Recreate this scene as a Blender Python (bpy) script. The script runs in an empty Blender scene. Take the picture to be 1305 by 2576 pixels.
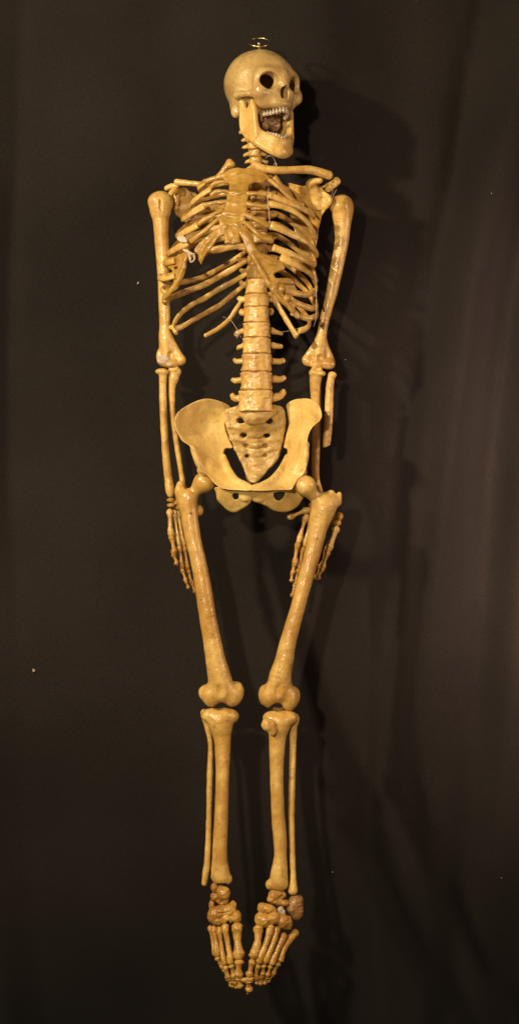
import bpy, math, random
import numpy as np
from mathutils import Vector

# ------------------------------------------------------------------ camera, light, exposure
S = 0.00072                 # metres per unit of the working drawing (one unit = one pixel of a 1305 px wide view)
CX, CY, D = 652.5, 1288.0, 4400.0
sc = bpy.context.scene
cam_d = bpy.data.cameras.new('camera'); cam = bpy.data.objects.new('camera', cam_d)
sc.collection.objects.link(cam); sc.camera = cam
cam.location = (0, -D*S, 0); cam.rotation_euler = (math.radians(90), 0, 0)
cam_d.sensor_fit = 'VERTICAL'; cam_d.sensor_height = 36.0
cam_d.lens = 36.0*D/2576.5; cam_d.clip_end = 100

w = bpy.data.worlds.new('World'); sc.world = w; w.use_nodes = True
w.node_tree.nodes['Background'].inputs[0].default_value = (1.0, 0.80, 0.56, 1)
w.node_tree.nodes['Background'].inputs[1].default_value = 0.045

def lamp(name, loc, aim, power, size, col):
    l = bpy.data.lights.new(name, 'AREA'); l.energy = power; l.size = size; l.color = col; l.shape = 'DISK'
    o = bpy.data.objects.new(name, l); sc.collection.objects.link(o)
    o.location = loc
    o.rotation_euler = (Vector(aim)-Vector(loc)).to_track_quat('-Z', 'Y').to_euler()
lamp('front_lamp', (-0.72, -3.2, 0.66), (0, 0, -0.2), 62, 0.12, (1.0, 0.80, 0.55))
lamp('side_lamp', (-1.80, -1.85, 1.24), (0.0, 0, 0.05), 70, 0.16, (1.0, 0.79, 0.52))
lamp('right_lamp', (1.9, -0.80, 0.30), (0.62, 0.2, 0.05), 14, 0.5, (1.0, 0.66, 0.50))
l_ = bpy.data.lights.new('right_cloth_fill', 'SPOT'); l_.energy = 760; l_.color = (1.0, 0.69, 0.56); l_.spot_size = math.radians(44); l_.spot_blend = 1.0; l_.shadow_soft_size = 0.15  # fill spot added to brighten the right side of the cloth, clear of the bones
o_ = bpy.data.objects.new('right_cloth_fill', l_); sc.collection.objects.link(o_); o_.location = (1.35, -1.9, 0.20)
o_.rotation_euler = (Vector((0.98, 0.2, 0.08))-Vector(o_.location)).to_track_quat('-Z', 'Y').to_euler()
sc.view_settings.view_transform = 'Standard'; sc.view_settings.look = 'None'
sc.view_settings.exposure = 0.12; sc.view_settings.gamma = 1.0

# ------------------------------------------------------------------ helpers
rng = np.random.RandomState(7); random.seed(7)
def W(p):                                    # drawing position and depth towards the camera -> place
    x, y, d = p[:3]; k = (D-d)/D
    return np.array([CX+(x-CX)*k, CY+(y-CY)*k, d], float)
def to_bl(v):                                # place -> blender metres
    v = np.asarray(v, float)
    return np.stack([(v[..., 0]-CX)*S, -v[..., 2]*S, (CY-v[..., 1])*S], -1)

ROOT = W((652, 2495, 0))
def link_mesh(name, V, F, mat, parent=None, label=None):
    V = np.asarray(V, float)
    B = to_bl(V); c = (B.min(0)+B.max(0))/2
    me = bpy.data.meshes.new(name)
    me.from_pydata((B-c).tolist(), [], [tuple(f) for f in F]); me.update()
    me.polygons.foreach_set('use_smooth', [True]*len(me.polygons))
    me.materials.append(mat)
    o = bpy.data.objects.new(name, me); sc.collection.objects.link(o)
    o['wc'] = c.tolist()
    if parent is not None:
        o.parent = parent; o.location = Vector(c)-Vector(parent['wc'])
    else: o.location = c
    if label: o['label'] = label
    return o

def catmull(P, n, closed=False):
    P = np.asarray(P, float); m = len(P); out = []
    if not closed: Q = np.vstack([2*P[0]-P[1], P, 2*P[-1]-P[-2]])
    for i in range(m if closed else m-1):
        if closed: a, b, c, d = P[(i-1) % m], P[i], P[(i+1) % m], P[(i+2) % m]
        else: a, b, c, d = Q[i], Q[i+1], Q[i+2], Q[i+3]
        for t in np.arange(n)/n:
            out.append(0.5*((2*b)+(-a+c)*t+(2*a-5*b+4*c-d)*t*t+(-a+3*b-3*c+d)*t**3))
    if not closed: out.append(P[-1])
    return np.array(out)

# ---- solid primitives: each has a box and a distance function on a broadcast grid
class Chain:
    """points (x,y,z,r): a spline of round cones; fz squashes the section in depth"""
    def __init__(s, pts, n=3, fz=1.0):
        p = catmull(pts, n) if len(pts) > 2 else np.asarray(pts, float)
        s.p = p; s.fz = fz; R = p[:, 3:4]*max(1, fz)
        s.lo = (p[:, :3]-R).min(0); s.hi = (p[:, :3]+R).max(0)
    def f(s, x, y, z):
        best = None
        for a, b in zip(s.p[:-1], s.p[1:]):
            v = b[:3]-a[:3]; L = max(v@v, 1e-6)
            t = ((x-a[0])*v[0]+(y-a[1])*v[1]+(z-a[2])*v[2])/L
            t = np.clip(t, 0, 1)
            dx = x-a[0]-t*v[0]; dy = y-a[1]-t*v[1]; dz = (z-a[2]-t*v[2])/s.fz
            d = np.sqrt(dx*dx+dy*dy+dz*dz)-(a[3]+t*(b[3]-a[3]))
            best = d if best is None else np.minimum(best, d)
        return best
class Ell:
    def __init__(s, c, r, rot=0.0, yaw=0.0):
        s.c = np.asarray(c, float); s.r = np.asarray(r, float)
        ca, sa = math.cos(rot), math.sin(rot); cb, sb = math.cos(yaw), math.sin(yaw)
        s.M = np.array([[ca, sa, 0], [-sa, ca, 0], [0, 0, 1]])@np.array([[cb, 0, -sb], [0, 1, 0], [sb, 0, cb]])
        m = s.r.max() if (rot or yaw) else s.r
        s.lo = s.c-m; s.hi = s.c+m
    def f(s, x, y, z):
        x = x-s.c[0]; y = y-s.c[1]; z = z-s.c[2]; M = s.M
        u = M[0, 0]*x+M[0, 1]*y+M[0, 2]*z; v = M[1, 0]*x+M[1, 1]*y+M[1, 2]*z; q = M[2, 0]*x+M[2, 1]*y+M[2, 2]*z
        r = s.r
        k0 = np.sqrt((u/r[0])**2+(v/r[1])**2+(q/r[2])**2)
        k1 = np.sqrt((u/r[0]**2)**2+(v/r[1]**2)**2+(q/r[2]**2)**2)+1e-9
        return k0*(k0-1)/k1
class Plate:
    """outline polygon in x,y; depth from scattered points; thickness t, rim thicker by 'rim'"""
    def __init__(s, poly, dep, t, rim=0.0, rw=8.0, n=3, raw=False):
        WW = (lambda p: np.array(p, float)) if raw else W
        dep = [WW(p) for p in dep]; d = np.array(dep)
        A = np.sqrt(((d[:, None, :2]-d[None, :, :2])**2).sum(-1)); m = len(d)
        K = np.zeros((m+3, m+3)); K[:m, :m] = A+np.eye(m)*-0.5; K[:m, m] = 1; K[:m, m+1:] = d[:, :2]
        K[m:, :m] = K[:m, m:].T
        s.w = np.linalg.solve(K+np.eye(m+3)*1e-9, np.append(d[:, 2], [0, 0, 0])); s.d = d
        poly = [WW((p[0], p[1], float(s.depth(np.array(p[0], float), np.array(p[1], float))))) for p in poly]
        s.p = catmull(np.array(poly)[:, :2], n, True) if n > 1 else np.array(poly)[:, :2]
        s.t, s.rim, s.rw = t, rim, rw
        zz = s.depth(s.p[:, 0], s.p[:, 1]); zz = np.append(zz, d[:, 2])
        q = t+rim+2
        s.lo = np.array([*(s.p.min(0)-q), zz.min()-q-4]); s.hi = np.array([*(s.p.max(0)+q), zz.max()+q+4])
    def depth(s, x, y):
        m = len(s.d); o = s.w[m]+s.w[m+1]*x+s.w[m+2]*y
        for i in range(m): o = o+s.w[i]*np.sqrt((x-s.d[i, 0])**2+(y-s.d[i, 1])**2)
        return o
    def f(s, x, y, z):
        best = None; sign = 1.0; p = s.p; n = len(p)
        inside = np.zeros(np.broadcast(x, y).shape, bool)
        for i in range(n):
            a = p[i]; b = p[(i+1) % n]; e = b-a
            t = np.clip(((x-a[0])*e[0]+(y-a[1])*e[1])/max(e@e, 1e-9), 0, 1)
            dd = (x-a[0]-t*e[0])**2+(y-a[1]-t*e[1])**2
            best = dd if best is None else np.minimum(best, dd)
            if a[1] != b[1]:
                c = ((a[1] > y) != (b[1] > y)) & (x < (b[0]-a[0])*(y-a[1])/(b[1]-a[1])+a[0])
                inside ^= c
        sd = np.sqrt(best)*np.where(inside, -1, 1)
        dp = s.depth(x, y)
        th = s.t+s.rim*np.exp(-np.maximum(-sd, 0)/s.rw) if s.rim else s.t
        r = s.t*0.8
        A = sd+r; B = np.abs(z-dp)-(th-r)
        return np.minimum(np.maximum(A, B), 0)+np.sqrt(np.maximum(A, 0)**2+np.maximum(B, 0)**2)-r

def wc0(pts): return Chain([(*W(p), p[3]) for p in pts])
class Swap:
    """the same solid with its first and third axes exchanged"""
    def __init__(s, p): s.p = p; s.lo = p.lo[::-1].copy(); s.hi = p.hi[::-1].copy()
    def f(s, x, y, z): return s.p.f(z, y, x)
def snet(F, lo, h):
    Sg = F < 0
    n = np.zeros(tuple(q-1 for q in F.shape), np.int8)
    for i in (0, 1):
        for j in (0, 1):
            for k in (0, 1):
                n += Sg[i:F.shape[0]-1+i, j:F.shape[1]-1+j, k:F.shape[2]-1+k]
    act = (n > 0) & (n < 8); idx = np.full(act.shape, -1, np.int64); I = np.argwhere(act); idx[act] = np.arange(len(I))
    acc = np.zeros((len(I), 3)); cnt = np.zeros((len(I), 1))
    for ax in range(3):
        o = [q for q in range(3) if q != ax]
        for i in (0, 1):
            for j in (0, 1):
                a = np.zeros(3, int); a[o[0]] = i; a[o[1]] = j; b = a.copy(); b[ax] = 1
                A = I+a; B = I+b
                fa = F[A[:, 0], A[:, 1], A[:, 2]]; fb = F[B[:, 0], B[:, 1], B[:, 2]]
                m = (fa < 0) != (fb < 0); t = np.where(m, fa/np.where(m, fa-fb, 1), 0)
                p = a+t[:, None]*(b-a)
                acc += p*m[:, None]; cnt += m[:, None]
    V = lo+h*(I+acc/cnt)
    faces = []
    for ax in range(3):
        u, v = (ax+1) % 3, (ax+2) % 3
        s1 = [slice(None)]*3; s2 = [slice(None)]*3; s1[ax] = slice(0, -1); s2[ax] = slice(1, None)
        A = Sg[tuple(s1)]; B = Sg[tuple(s2)]
        E = np.argwhere(A != B)
        E = E[(E[:, u] >= 1) & (E[:, v] >= 1) & (E[:, u] <= F.shape[u]-2) & (E[:, v] <= F.shape[v]-2)]
        if not len(E): continue
        fl = A[E[:, 0], E[:, 1], E[:, 2]]
        def cell(du, dv):
            q = E.copy(); q[:, u] += du; q[:, v] += dv
            return idx[q[:, 0], q[:, 1], q[:, 2]]
        Q = np.stack([cell(-1, -1), cell(0, -1), cell(0, 0), cell(-1, 0)], 1)
        Q[~fl] = Q[~fl][:, ::-1]
        faces.append(Q)
    return V, np.concatenate(faces)

NK = [(rng.randn(3), rng.rand()*6.28) for _ in range(14)]
class Solid:
    def __init__(s, vox=1.8, noise=0.5, freq=0.10, xf=None):
        s.ops = []; s.vox = vox; s.noise = noise; s.freq = freq; s.xf = xf
    def add(s, prim, k=4.0): s.ops.append((1, prim, k)); return s
    def sub(s, prim, k=3.0): s.ops.append((-1, prim, k)); return s
    def build(s, name, mat, parent=None, label=None):
        pr = [p for g, p, k in s.ops if g > 0]; h = s.vox
        lo = np.min([p.lo for p in pr], 0)-4*h-s.noise; hi = np.max([p.hi for p in pr], 0)+4*h+s.noise
        n = np.ceil((hi-lo)/h).astype(int)+1
        ax = [lo[i]+h*np.arange(n[i]) for i in range(3)]
        F = np.full(n, 30.0, np.float32)
        for g, p, k in s.ops:
            pad = k+5*h
            sl = []
            for i in range(3):
                a = max(0, int((p.lo[i]-pad-lo[i])/h)); b = min(n[i], int((p.hi[i]+pad-lo[i])/h)+2)
                sl.append(slice(a, b))
            if any(q.stop <= q.start for q in sl): continue
            x = ax[0][sl[0]][:, None, None]; y = ax[1][sl[1]][None, :, None]; z = ax[2][sl[2]][None, None, :]
            d = p.f(x, y, z); A = F[tuple(sl)]
            if g > 0:
                hh = np.maximum(k-np.abs(A-d), 0)/k
                F[tuple(sl)] = np.minimum(A, d)-hh*hh*k/4
            else:
                d = -d; hh = np.maximum(k-np.abs(A-d), 0)/k
                F[tuple(sl)] = np.maximum(A, d)+hh*hh*k/4
        if s.noise:
            x = ax[0][:, None, None]; y = ax[1][None, :, None]; z = ax[2][None, None, :]
            N = 0
            for i, (kv, ph) in enumerate(NK):
                q = s.freq*(0.6+0.25*i/3.)
                N = N+np.sin(q*(kv[0]*x+kv[1]*y+kv[2]*z)+ph)/(1+i*0.08)
            F += (N*s.noise/3.2).astype(np.float32)
        V, Q = snet(F, lo, h)
        flip = True                                     # drawing axes are left handed in blender
        if s.xf is not None: V = s.xf(V); flip = False
        if flip: Q = Q[:, ::-1]
        return link_mesh(name, V, Q, mat, parent, label)

def sweep(name, pts, rad, mat, parent, n=5, ns=12, out=None, label=None, rough=0.4, cut=(0, 0)):
    """pts drawing points (x,y,d); rad list of (half height, half thickness); out: point the thickness axis points away from"""
    P = np.array([W(p) for p in pts]); R = np.array(rad, float)
    if len(R) == 1: R = np.repeat(R, len(P), 0)
    Q = catmull(np.hstack([P, R]), n); P = Q[:, :3]; R = Q[:, 3:]
    T = np.gradient(P, axis=0); T /= np.linalg.norm(T, axis=1)[:, None]+1e-9
    V = []; F = []; m = len(P); rows = []
    for e in (0, 1):                                    # rounded ends
        pass
    PP = [P[0]-T[0]*R[0].mean()*(0.5 if not cut[0] else 0.05)]; RR = [R[0]*(0.55 if not cut[0] else .85)]; TT = [T[0]]
    for i in range(m): PP.append(P[i]); RR.append(R[i]); TT.append(T[i])
    PP.append(P[-1]+T[-1]*R[-1].mean()*(0.5 if not cut[1] else 0.05)); RR.append(R[-1]*(0.55 if not cut[1] else .85)); TT.append(T[-1])
    prev = None; ph = rng.rand(6)*6.28
    for i, (p, r, t) in enumerate(zip(PP, RR, TT)):
        o = (p-np.array(out)) if out is not None else np.array([0.0, 0.0, 1.0])
        if out is not None: o[1] = 0
        o = o-t*(o@t); o /= np.linalg.norm(o)+1e-9
        if prev is not None and o@prev < 0: o = -o
        prev = o
        u = np.cross(t, o)
        for j in range(ns):
            a = 2*math.pi*j/ns
            k = 1+rough*0.1*(math.sin(i*0.9+ph[0]+2*a)+math.sin(i*0.43+ph[1]-a)+.6*math.sin(i*2.1+ph[2]))
            V.append(p+u*math.cos(a)*r[0]*k+o*math.sin(a)*r[1]*k)
    mm = len(PP)
    for i in range(mm-1):
        for j in range(ns):
            F.append((i*ns+j, i*ns+(j+1) % ns, (i+1)*ns+(j+1) % ns, (i+1)*ns+j))
    c0 = len(V); V.append(PP[0]-TT[0]*R[0].mean()*(0.3 if not cut[0] else -.6)); V.append(PP[-1]+TT[-1]*R[-1].mean()*(0.3 if not cut[1] else -.6))
    for j in range(ns):
        F.append((c0, (j+1) % ns, j)); F.append((c0+1, (mm-1)*ns+j, (mm-1)*ns+(j+1) % ns))
    # orient outward: compare the first side face with its direction from the axis
    V = np.array(V); B = to_bl(V); f = F[(mm//2)*ns]
    nrm = np.cross(B[f[1]]-B[f[0]], B[f[2]]-B[f[1]]); cen = B[(mm//2)*ns:(mm//2)*ns+ns].mean(0)
    if nrm@(B[f[0]]-cen) < 0: F = [q[::-1] for q in F]
    return link_mesh(name, V, F, mat, parent, label)

def small_bone(name, a, b, r, mat, parent, waist=0.68, e0=1.1, e1=1.1):
    a = np.array(a, float); b = np.array(b, float)
    ts = [0, .12, .3, .6, .85, 1.0]; rs = [e0*.9, e0, waist*1.05, waist, e1, e1*.85]
    return sweep(name, [a+(b-a)*t for t in ts], [(r*q, r*q*0.95) for q in rs], mat, parent, n=3, ns=10, rough=0.9)

# ------------------------------------------------------------------ materials
def nodes(name):
    m = bpy.data.materials.new(name); m.use_nodes = True; nt = m.node_tree
    return m, nt, nt.nodes['Principled BSDF']
def bone_mat(name, light, mid, dark, rough=0.42, coat=0.8, stain=0.7, bump=0.32, green=0.15, streak=0.5, red=0.45):
    m, nt, b = nodes(name); N = nt.nodes.new; L = nt.links.new
    g = N('ShaderNodeNewGeometry')
    def noise(scale, detail, rgh=0.6, dist=0.0):
        n = N('ShaderNodeTexNoise'); n.inputs['Scale'].default_value = scale; n.inputs['Detail'].default_value = detail
        n.inputs['Roughness'].default_value = rgh; n.inputs['Distortion'].default_value = dist
        L(g.outputs['Position'], n.inputs['Vector']); return n
    def ramp(src, a, b_, ca=(0, 0, 0, 1), cb=(1, 1, 1, 1)):
        r = N('ShaderNodeValToRGB'); r.color_ramp.elements[0].position = a; r.color_ramp.elements[1].position = b_
        r.color_ramp.elements[0].color = ca; r.color_ramp.elements[1].color = cb; L(src, r.inputs[0]); return r
    def mix(f, a, c):
        x = N('ShaderNodeMix'); x.data_type = 'RGBA'
        for sck, v in ((x.inputs[0], f), (x.inputs[6], a), (x.inputs[7], c)):
            if hasattr(v, 'is_linked'): L(v, sck)
            else: sck.default_value = v
        return x.outputs[2]
    n1 = noise(11, 7, 0.68, 0.8); r1 = ramp(n1.outputs[0], 0.38, 0.60)
    c = mix(r1.outputs[0], (*mid, 1), (*light, 1))
    n2 = noise(24, 6, 0.7, 0.8); r2 = ramp(n2.outputs[0], 0.50, 0.72, (0, 0, 0, 1), (stain, stain, stain, 1))
    c = mix(r2.outputs[0], c, (*dark, 1))
    mp = N('ShaderNodeMapping'); mp.inputs['Scale'].default_value = (46, 46, 7); L(g.outputs['Position'], mp.inputs['Vector'])
    n7 = N('ShaderNodeTexNoise'); n7.inputs['Scale'].default_value = 1.0; n7.inputs['Detail'].default_value = 5; n7.inputs['Roughness'].default_value = 0.65
    L(mp.outputs[0], n7.inputs['Vector']); r7 = ramp(n7.outputs[0], 0.46, 0.70, (0, 0, 0, 1), (streak, streak, streak, 1))
    c = mix(r7.outputs[0], c, (mid[0]*.72, mid[1]*.62, mid[2]*.5, 1))
    n8 = noise(6.5, 5, 0.6, 1.0); r8 = ramp(n8.outputs[0], 0.57, 0.72, (0, 0, 0, 1), (red, red, red, 1))
    c = mix(r8.outputs[0], c, (mid[0]*.95, mid[1]*.66, mid[2]*.62, 1))
    n3 = noise(5.5, 3, 0.5); r3 = ramp(n3.outputs[0], 0.58, 0.74, (0, 0, 0, 1), (green, green, green, 1))
    c = mix(r3.outputs[0], c, (mid[0]*.80, mid[1]*.84, mid[2]*.60, 1))
    n4 = noise(130, 3, 0.6); r4 = ramp(n4.outputs[0], 0.56, 0.76, (0, 0, 0, 1), (.5, .5, .5, 1))
    c = mix(r4.outputs[0], c, (dark[0]*.62, dark[1]*.52, dark[2]*.42, 1))
    L(c, b.inputs['Base Color'])
    rr = N('ShaderNodeMapRange'); rr.inputs[3].default_value = rough-0.14; rr.inputs[4].default_value = rough+0.16
    L(n2.outputs[0], rr.inputs[0]); L(rr.outputs[0], b.inputs['Roughness'])
    rc = ramp(n2.outputs[0], 0.40, 0.56, (.12*coat, .12*coat, .12*coat, 1), (coat, coat, coat, 1)); L(rc.outputs[0], b.inputs['Coat Weight'])
    if coat == 0: nt.links.remove(b.inputs['Coat Weight'].links[0]); b.inputs['Coat Weight'].default_value = 0
    b.inputs['Coat Roughness'].default_value = 0.13
    b.inputs['Specular IOR Level'].default_value = 0.45
    b.inputs['Subsurface Weight'].default_value = 0.18; b.inputs['Subsurface Radius'].default_value = (1.0, 0.42, 0.14); b.inputs['Subsurface Scale'].default_value = 0.005
    n5 = noise(230, 4, 0.65); n6 = noise(60, 4, 0.6)
    bu = N('ShaderNodeBump'); bu.inputs['Strength'].default_value = bump; bu.inputs['Distance'].default_value = 0.0016
    ad = N('ShaderNodeMath'); ad.operation = 'MULTIPLY_ADD'; ad.inputs[1].default_value = 3.0
    L(n6.outputs[0], ad.inputs[0]); L(n5.outputs[0], ad.inputs[2]); L(ad.outputs[0], bu.inputs['Height'])
    L(bu.outputs[0], b.inputs['Normal']); L(bu.outputs[0], b.inputs['Coat Normal'])
    return m
M_bone = bone_mat('aged_bone', (0.768, 0.533, 0.17), (0.562, 0.329, 0.075), (0.329, 0.136, 0.022))
M_pelvis = bone_mat('pelvic_bone', (0.857, 0.639, 0.231), (0.655, 0.424, 0.115), (0.396, 0.19, 0.037), stain=0.35)
M_sacrum = bone_mat('sacrum_bone', (0.707, 0.515, 0.194), (0.487, 0.309, 0.089), (0.312, 0.144, 0.032), stain=0.6, bump=0.7)
M_skull = bone_mat('skull_bone', (0.579, 0.425, 0.17), (0.465, 0.311, 0.107), (0.289, 0.158, 0.048), rough=0.40, stain=0.5, bump=0.3, green=0.1, streak=0.15, red=0.3)
M_jaw = bone_mat('jaw_bone', (0.767, 0.559, 0.207), (0.652, 0.413, 0.112), (0.406, 0.196, 0.045), rough=0.34, stain=0.4)
M_cart = bone_mat('varnished_cartilage', (0.5, 0.302, 0.067), (0.365, 0.206, 0.037), (0.221, 0.099, 0.015), rough=0.32, coat=0.5, stain=0.35)
M_foot = bone_mat('foot_bone', (0.547, 0.322, 0.065), (0.37, 0.178, 0.026), (0.207, 0.068, 0.011), rough=0.36, coat=0.35, stain=0.6)
M_heel = bone_mat('red_brown_bone', (0.357, 0.206, 0.072), (0.289, 0.15, 0.048), (0.2, 0.08, 0.03), rough=0.36, coat=0.4)
M_leg = bone_mat('leg_bone', (0.721, 0.494, 0.149), (0.519, 0.296, 0.061), (0.336, 0.138, 0.022), stain=0.55, green=0.4)
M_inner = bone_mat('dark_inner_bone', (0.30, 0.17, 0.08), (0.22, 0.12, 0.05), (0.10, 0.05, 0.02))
M_disc = bone_mat('spinal_disc', (0.42, 0.27, 0.11), (0.32, 0.19, 0.07), (0.2, 0.1, 0.03))
M_tooth = bone_mat('tooth_enamel', (0.608, 0.521, 0.405), (0.475, 0.381, 0.279), (0.285, 0.186, 0.117), rough=0.25, coat=0.5, stain=0.3)
M_white = bone_mat('white_plaster', (0.624, 0.533, 0.409), (0.515, 0.418, 0.298), (0.36, 0.262, 0.175), rough=0.6, coat=0.0)
def plain(name, col, rough, metal=0.0):
    m, nt, b = nodes(name); b.inputs['Base Color'].default_value = (*col, 1)
    b.inputs['Roughness'].default_value = rough; b.inputs['Metallic'].default_value = metal
    n = nt.nodes.new('ShaderNodeTexNoise'); n.inputs['Scale'].default_value = 300
    r = nt.nodes.new('ShaderNodeMapRange'); r.inputs[3].default_value = rough*0.8; r.inputs[4].default_value = min(1, rough*1.3)
    nt.links.new(n.outputs[0], r.inputs[0]); nt.links.new(r.outputs[0], b.inputs['Roughness'])
    return m
M_brass = plain('worn_brass', (0.62, 0.48, 0.26), 0.28, 1.0)
M_wire = plain('thin_wire', (0.42, 0.36, 0.30), 0.4, 0.8)
M_lint = plain('pale_lint', (0.34, 0.31, 0.27), 0.9)

# ------------------------------------------------------------------ the backdrop cloth
def cloth():
    def seg(y, pts):
        ys = [p[1] for p in pts]; xs = [p[0] for p in pts]
        return np.interp(y, ys, xs)
    xs = np.arange(-900, 2100, 5.0); ys = np.arange(-300, 2900, 8.0)
    X, Y = np.meshgrid(xs, ys, indexing='ij')
    Z = np.full(X.shape, -285.0)
    # (line of the fold, width, height, strength along y)
    folds = [([(1330, 0), (1240, 400), (1160, 742), (1130, 1000), (1110, 1300), (1100, 1800), (1110, 2600)], 75, 42, (.8, 1, 1, .6, .3)),
             ([(1215, 0), (1150, 350), (1090, 700), (1010, 1100), (980, 1500), (945, 2000), (930, 2600)], 38, -22, (.8, 1, .7, .8, .7)),
             ([(1090, 0), (1080, 500), (1040, 900), (1000, 1400), (1010, 2000), (1050, 2600)], 55, 16, (.3, .5, .9, .7, .3)),
             ([(1380, 0), (1330, 500), (1265, 900), (1235, 1300), (1200, 1700), (1170, 2300), (1180, 2600)], 45, -26, (.5, 1, 1, .9, .4)),
             ([(1420, 0), (1400, 600), (1340, 1000), (1290, 1400), (1265, 1900), (1250, 2600)], 60, 34, (.5, .9, 1, .9, .5)),
             ([(870, 0), (880, 600), (900, 1200), (880, 1700), (890, 2100), (850, 2600)], 40, -12, (.3, .1, .2, .8, .9)),
             ([(790, 0), (810, 600), (830, 1100), (860, 2600)], 180, 56, (1.15, .95, .6, .25, .2)),
             ([(50, 0), (25, 900), (40, 1500), (60, 2600)], 26, -9, (.6, 1, .8, .4, .3)),
             ([(-60, 0), (-50, 2600)], 55, 14, (1, 1, 1, 1, 1)),
             ([(250, 0), (230, 900), (300, 1700), (330, 2600)], 130, 7, (.8, .5, .4, .8, 1)),
             ([(420, 0), (470, 900), (430, 1700), (380, 2600)], 90, -6, (.8, .3, .5, .8, 1)),
             ([(520, 2150), (760, 2500), (820, 2700)], 28, 6, (0, 0, 0, .6, 1)),
             ([(1000, 1000), (930, 1450), (930, 2600)], 16, 6, (0, 0, .3, 1, .4)),
             ([(1065, 900), (1020, 1300), (1000, 1700), (960, 2300), (1000, 2600)], 22, 9, (0, .2, .8, 1, .5)),
             ([(1185, 600), (1120, 1200), (1075, 1600), (1080, 2200), (1100, 2600)], 24, 9, (.2, .6, .9, .8, .5))]
    for pts, wd, A, st in folds:
        xc = seg(Y, pts)+7*np.sin(Y/260.0+wd)+2*np.sin(Y/90.0+A)
        a = np.interp(Y, [0, 650, 1300, 1950, 2600], st)*A
        u = (X-xc)/wd
        Z += a*np.interp(Y, [1100, 1600], [1, .7])*(2.0 if wd > 50 else 1.25)*np.exp(-u*u)
    q = np.clip((X-900)/450.0, 0, 1.6); Z += 80*q*q*np.clip(1.15-Y/4200, .5, 1.2)
    qb = np.clip((Y-1500)/1100.0, 0, None); Z -= 430*qb*qb
    qt = np.clip((250-Y)/500.0, 0, None); Z -= 60*qt*qt
    r2 = np.random.RandomState(3)
    for i in range(26):
        kx = r2.randn()*0.012; ky = r2.randn()*0.005
        Z += 0.9*np.sin(kx*X+ky*Y+r2.rand()*6.28)
    V = np.stack([CX+(X-CX)*1.065, CY+(Y-CY)*1.065, Z], -1).reshape(-1, 3)
    ny = len(ys); F = []
    for i in range(len(xs)-1):
        b = i*ny
        for j in range(ny-1): F.append((b+j, b+j+1, b+ny+j+1, b+ny+j))
    m, nt, b = nodes('black_cloth'); N = nt.nodes.new; L = nt.links.new
    g = N('ShaderNodeNewGeometry')
    n1 = N('ShaderNodeTexNoise'); n1.inputs['Scale'].default_value = 2.2; n1.inputs['Detail'].default_value = 4; L(g.outputs['Position'], n1.inputs['Vector'])
    r1 = N('ShaderNodeValToRGB'); r1.color_ramp.elements[0].color = (0.0108, 0.0087, 0.0073, 1); r1.color_ramp.elements[1].color = (0.0190, 0.0149, 0.0129, 1)
    r1.color_ramp.elements[0].position = .35; r1.color_ramp.elements[1].position = .7
    L(n1.outputs[0], r1.inputs[0])
    # fine thread noise and dust
    n2 = N('ShaderNodeTexNoise'); n2.inputs['Scale'].default_value = 420; n2.inputs['Detail'].default_value = 2; L(g.outputs['Position'], n2.inputs['Vector'])
    r2_ = N('ShaderNodeMapRange'); r2_.inputs[1].default_value = .3; r2_.inputs[2].default_value = .7; r2_.inputs[3].default_value = .72; r2_.inputs[4].default_value = 1.28; L(n2.outputs[0], r2_.inputs[0])
    mu = N('ShaderNodeVectorMath'); mu.operation = 'SCALE'; L(r1.outputs[0], mu.inputs[0]); L(r2_.outputs[0], mu.inputs['Scale'])
    n3 = N('ShaderNodeTexVoronoi'); n3.inputs['Scale'].default_value = 24; L(g.outputs['Position'], n3.inputs['Vector'])
    r3 = N('ShaderNodeValToRGB'); r3.color_ramp.elements[0].color = (1, 1, 1, 1); r3.color_ramp.elements[1].color = (0, 0, 0, 1)
    r3.color_ramp.elements[0].position = .018; r3.color_ramp.elements[1].position = .030; L(n3.outputs['Distance'], r3.inputs[0])
    n4 = N('ShaderNodeTexNoise'); n4.inputs['Scale'].default_value = 3.1; L(g.outputs['Position'], n4.inputs['Vector'])
    r4 = N('ShaderNodeMapRange'); r4.inputs[1].default_value = .52; r4.inputs[2].default_value = .68; r4.inputs[4].default_value = .55; L(n4.outputs[0], r4.inputs[0])
    m2 = N('ShaderNodeMath'); m2.operation = 'MULTIPLY'; L(r3.outputs[0], m2.inputs[0]); L(r4.outputs[0], m2.inputs[1])
    mx = N('ShaderNodeMix'); mx.data_type = 'RGBA'; L(m2.outputs[0], mx.inputs[0]); L(mu.outputs[0], mx.inputs[6]); mx.inputs[7].default_value = (.16, .13, .10, 1)
    L(mx.outputs[2], b.inputs['Base Color'])
    b.inputs['Roughness'].default_value = 0.85; b.inputs['Specular IOR Level'].default_value = 0.15
    b.inputs['Sheen Weight'].default_value = 0.05; b.inputs['Sheen Roughness'].default_value = 0.5
    wv = N('ShaderNodeBump'); wv.inputs['Strength'].default_value = .35; wv.inputs['Distance'].default_value = .0012
    L(n2.outputs[0], wv.inputs['Height']); L(wv.outputs[0], b.inputs['Normal'])
    B = to_bl(V); f = F[0]; nn = np.cross(B[f[1]]-B[f[0]], B[f[2]]-B[f[1]])
    if nn[1] > 0: F = [q[::-1] for q in F]
    o = link_mesh('backdrop', V, F, m); del o['wc']; o['kind'] = 'structure'
    def zat(px, py):
        i = int(round((px+900)/5)); j = int(round((py+300)/8))
        return Z[min(max(i, 0), len(xs)-1), min(max(j, 0), len(ys)-1)]
    return zat
cloth_z = cloth()

# ------------------------------------------------------------------ the skeleton
sk = bpy.data.objects.new('human_skeleton', None); sc.collection.objects.link(sk)
sk.location = Vector(to_bl(ROOT)); sk['wc'] = list(sk.location)
sk['label'] = 'yellowed human skeleton hanging in front of a black cloth, jaw open'
sk['category'] = 'skeleton'

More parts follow.
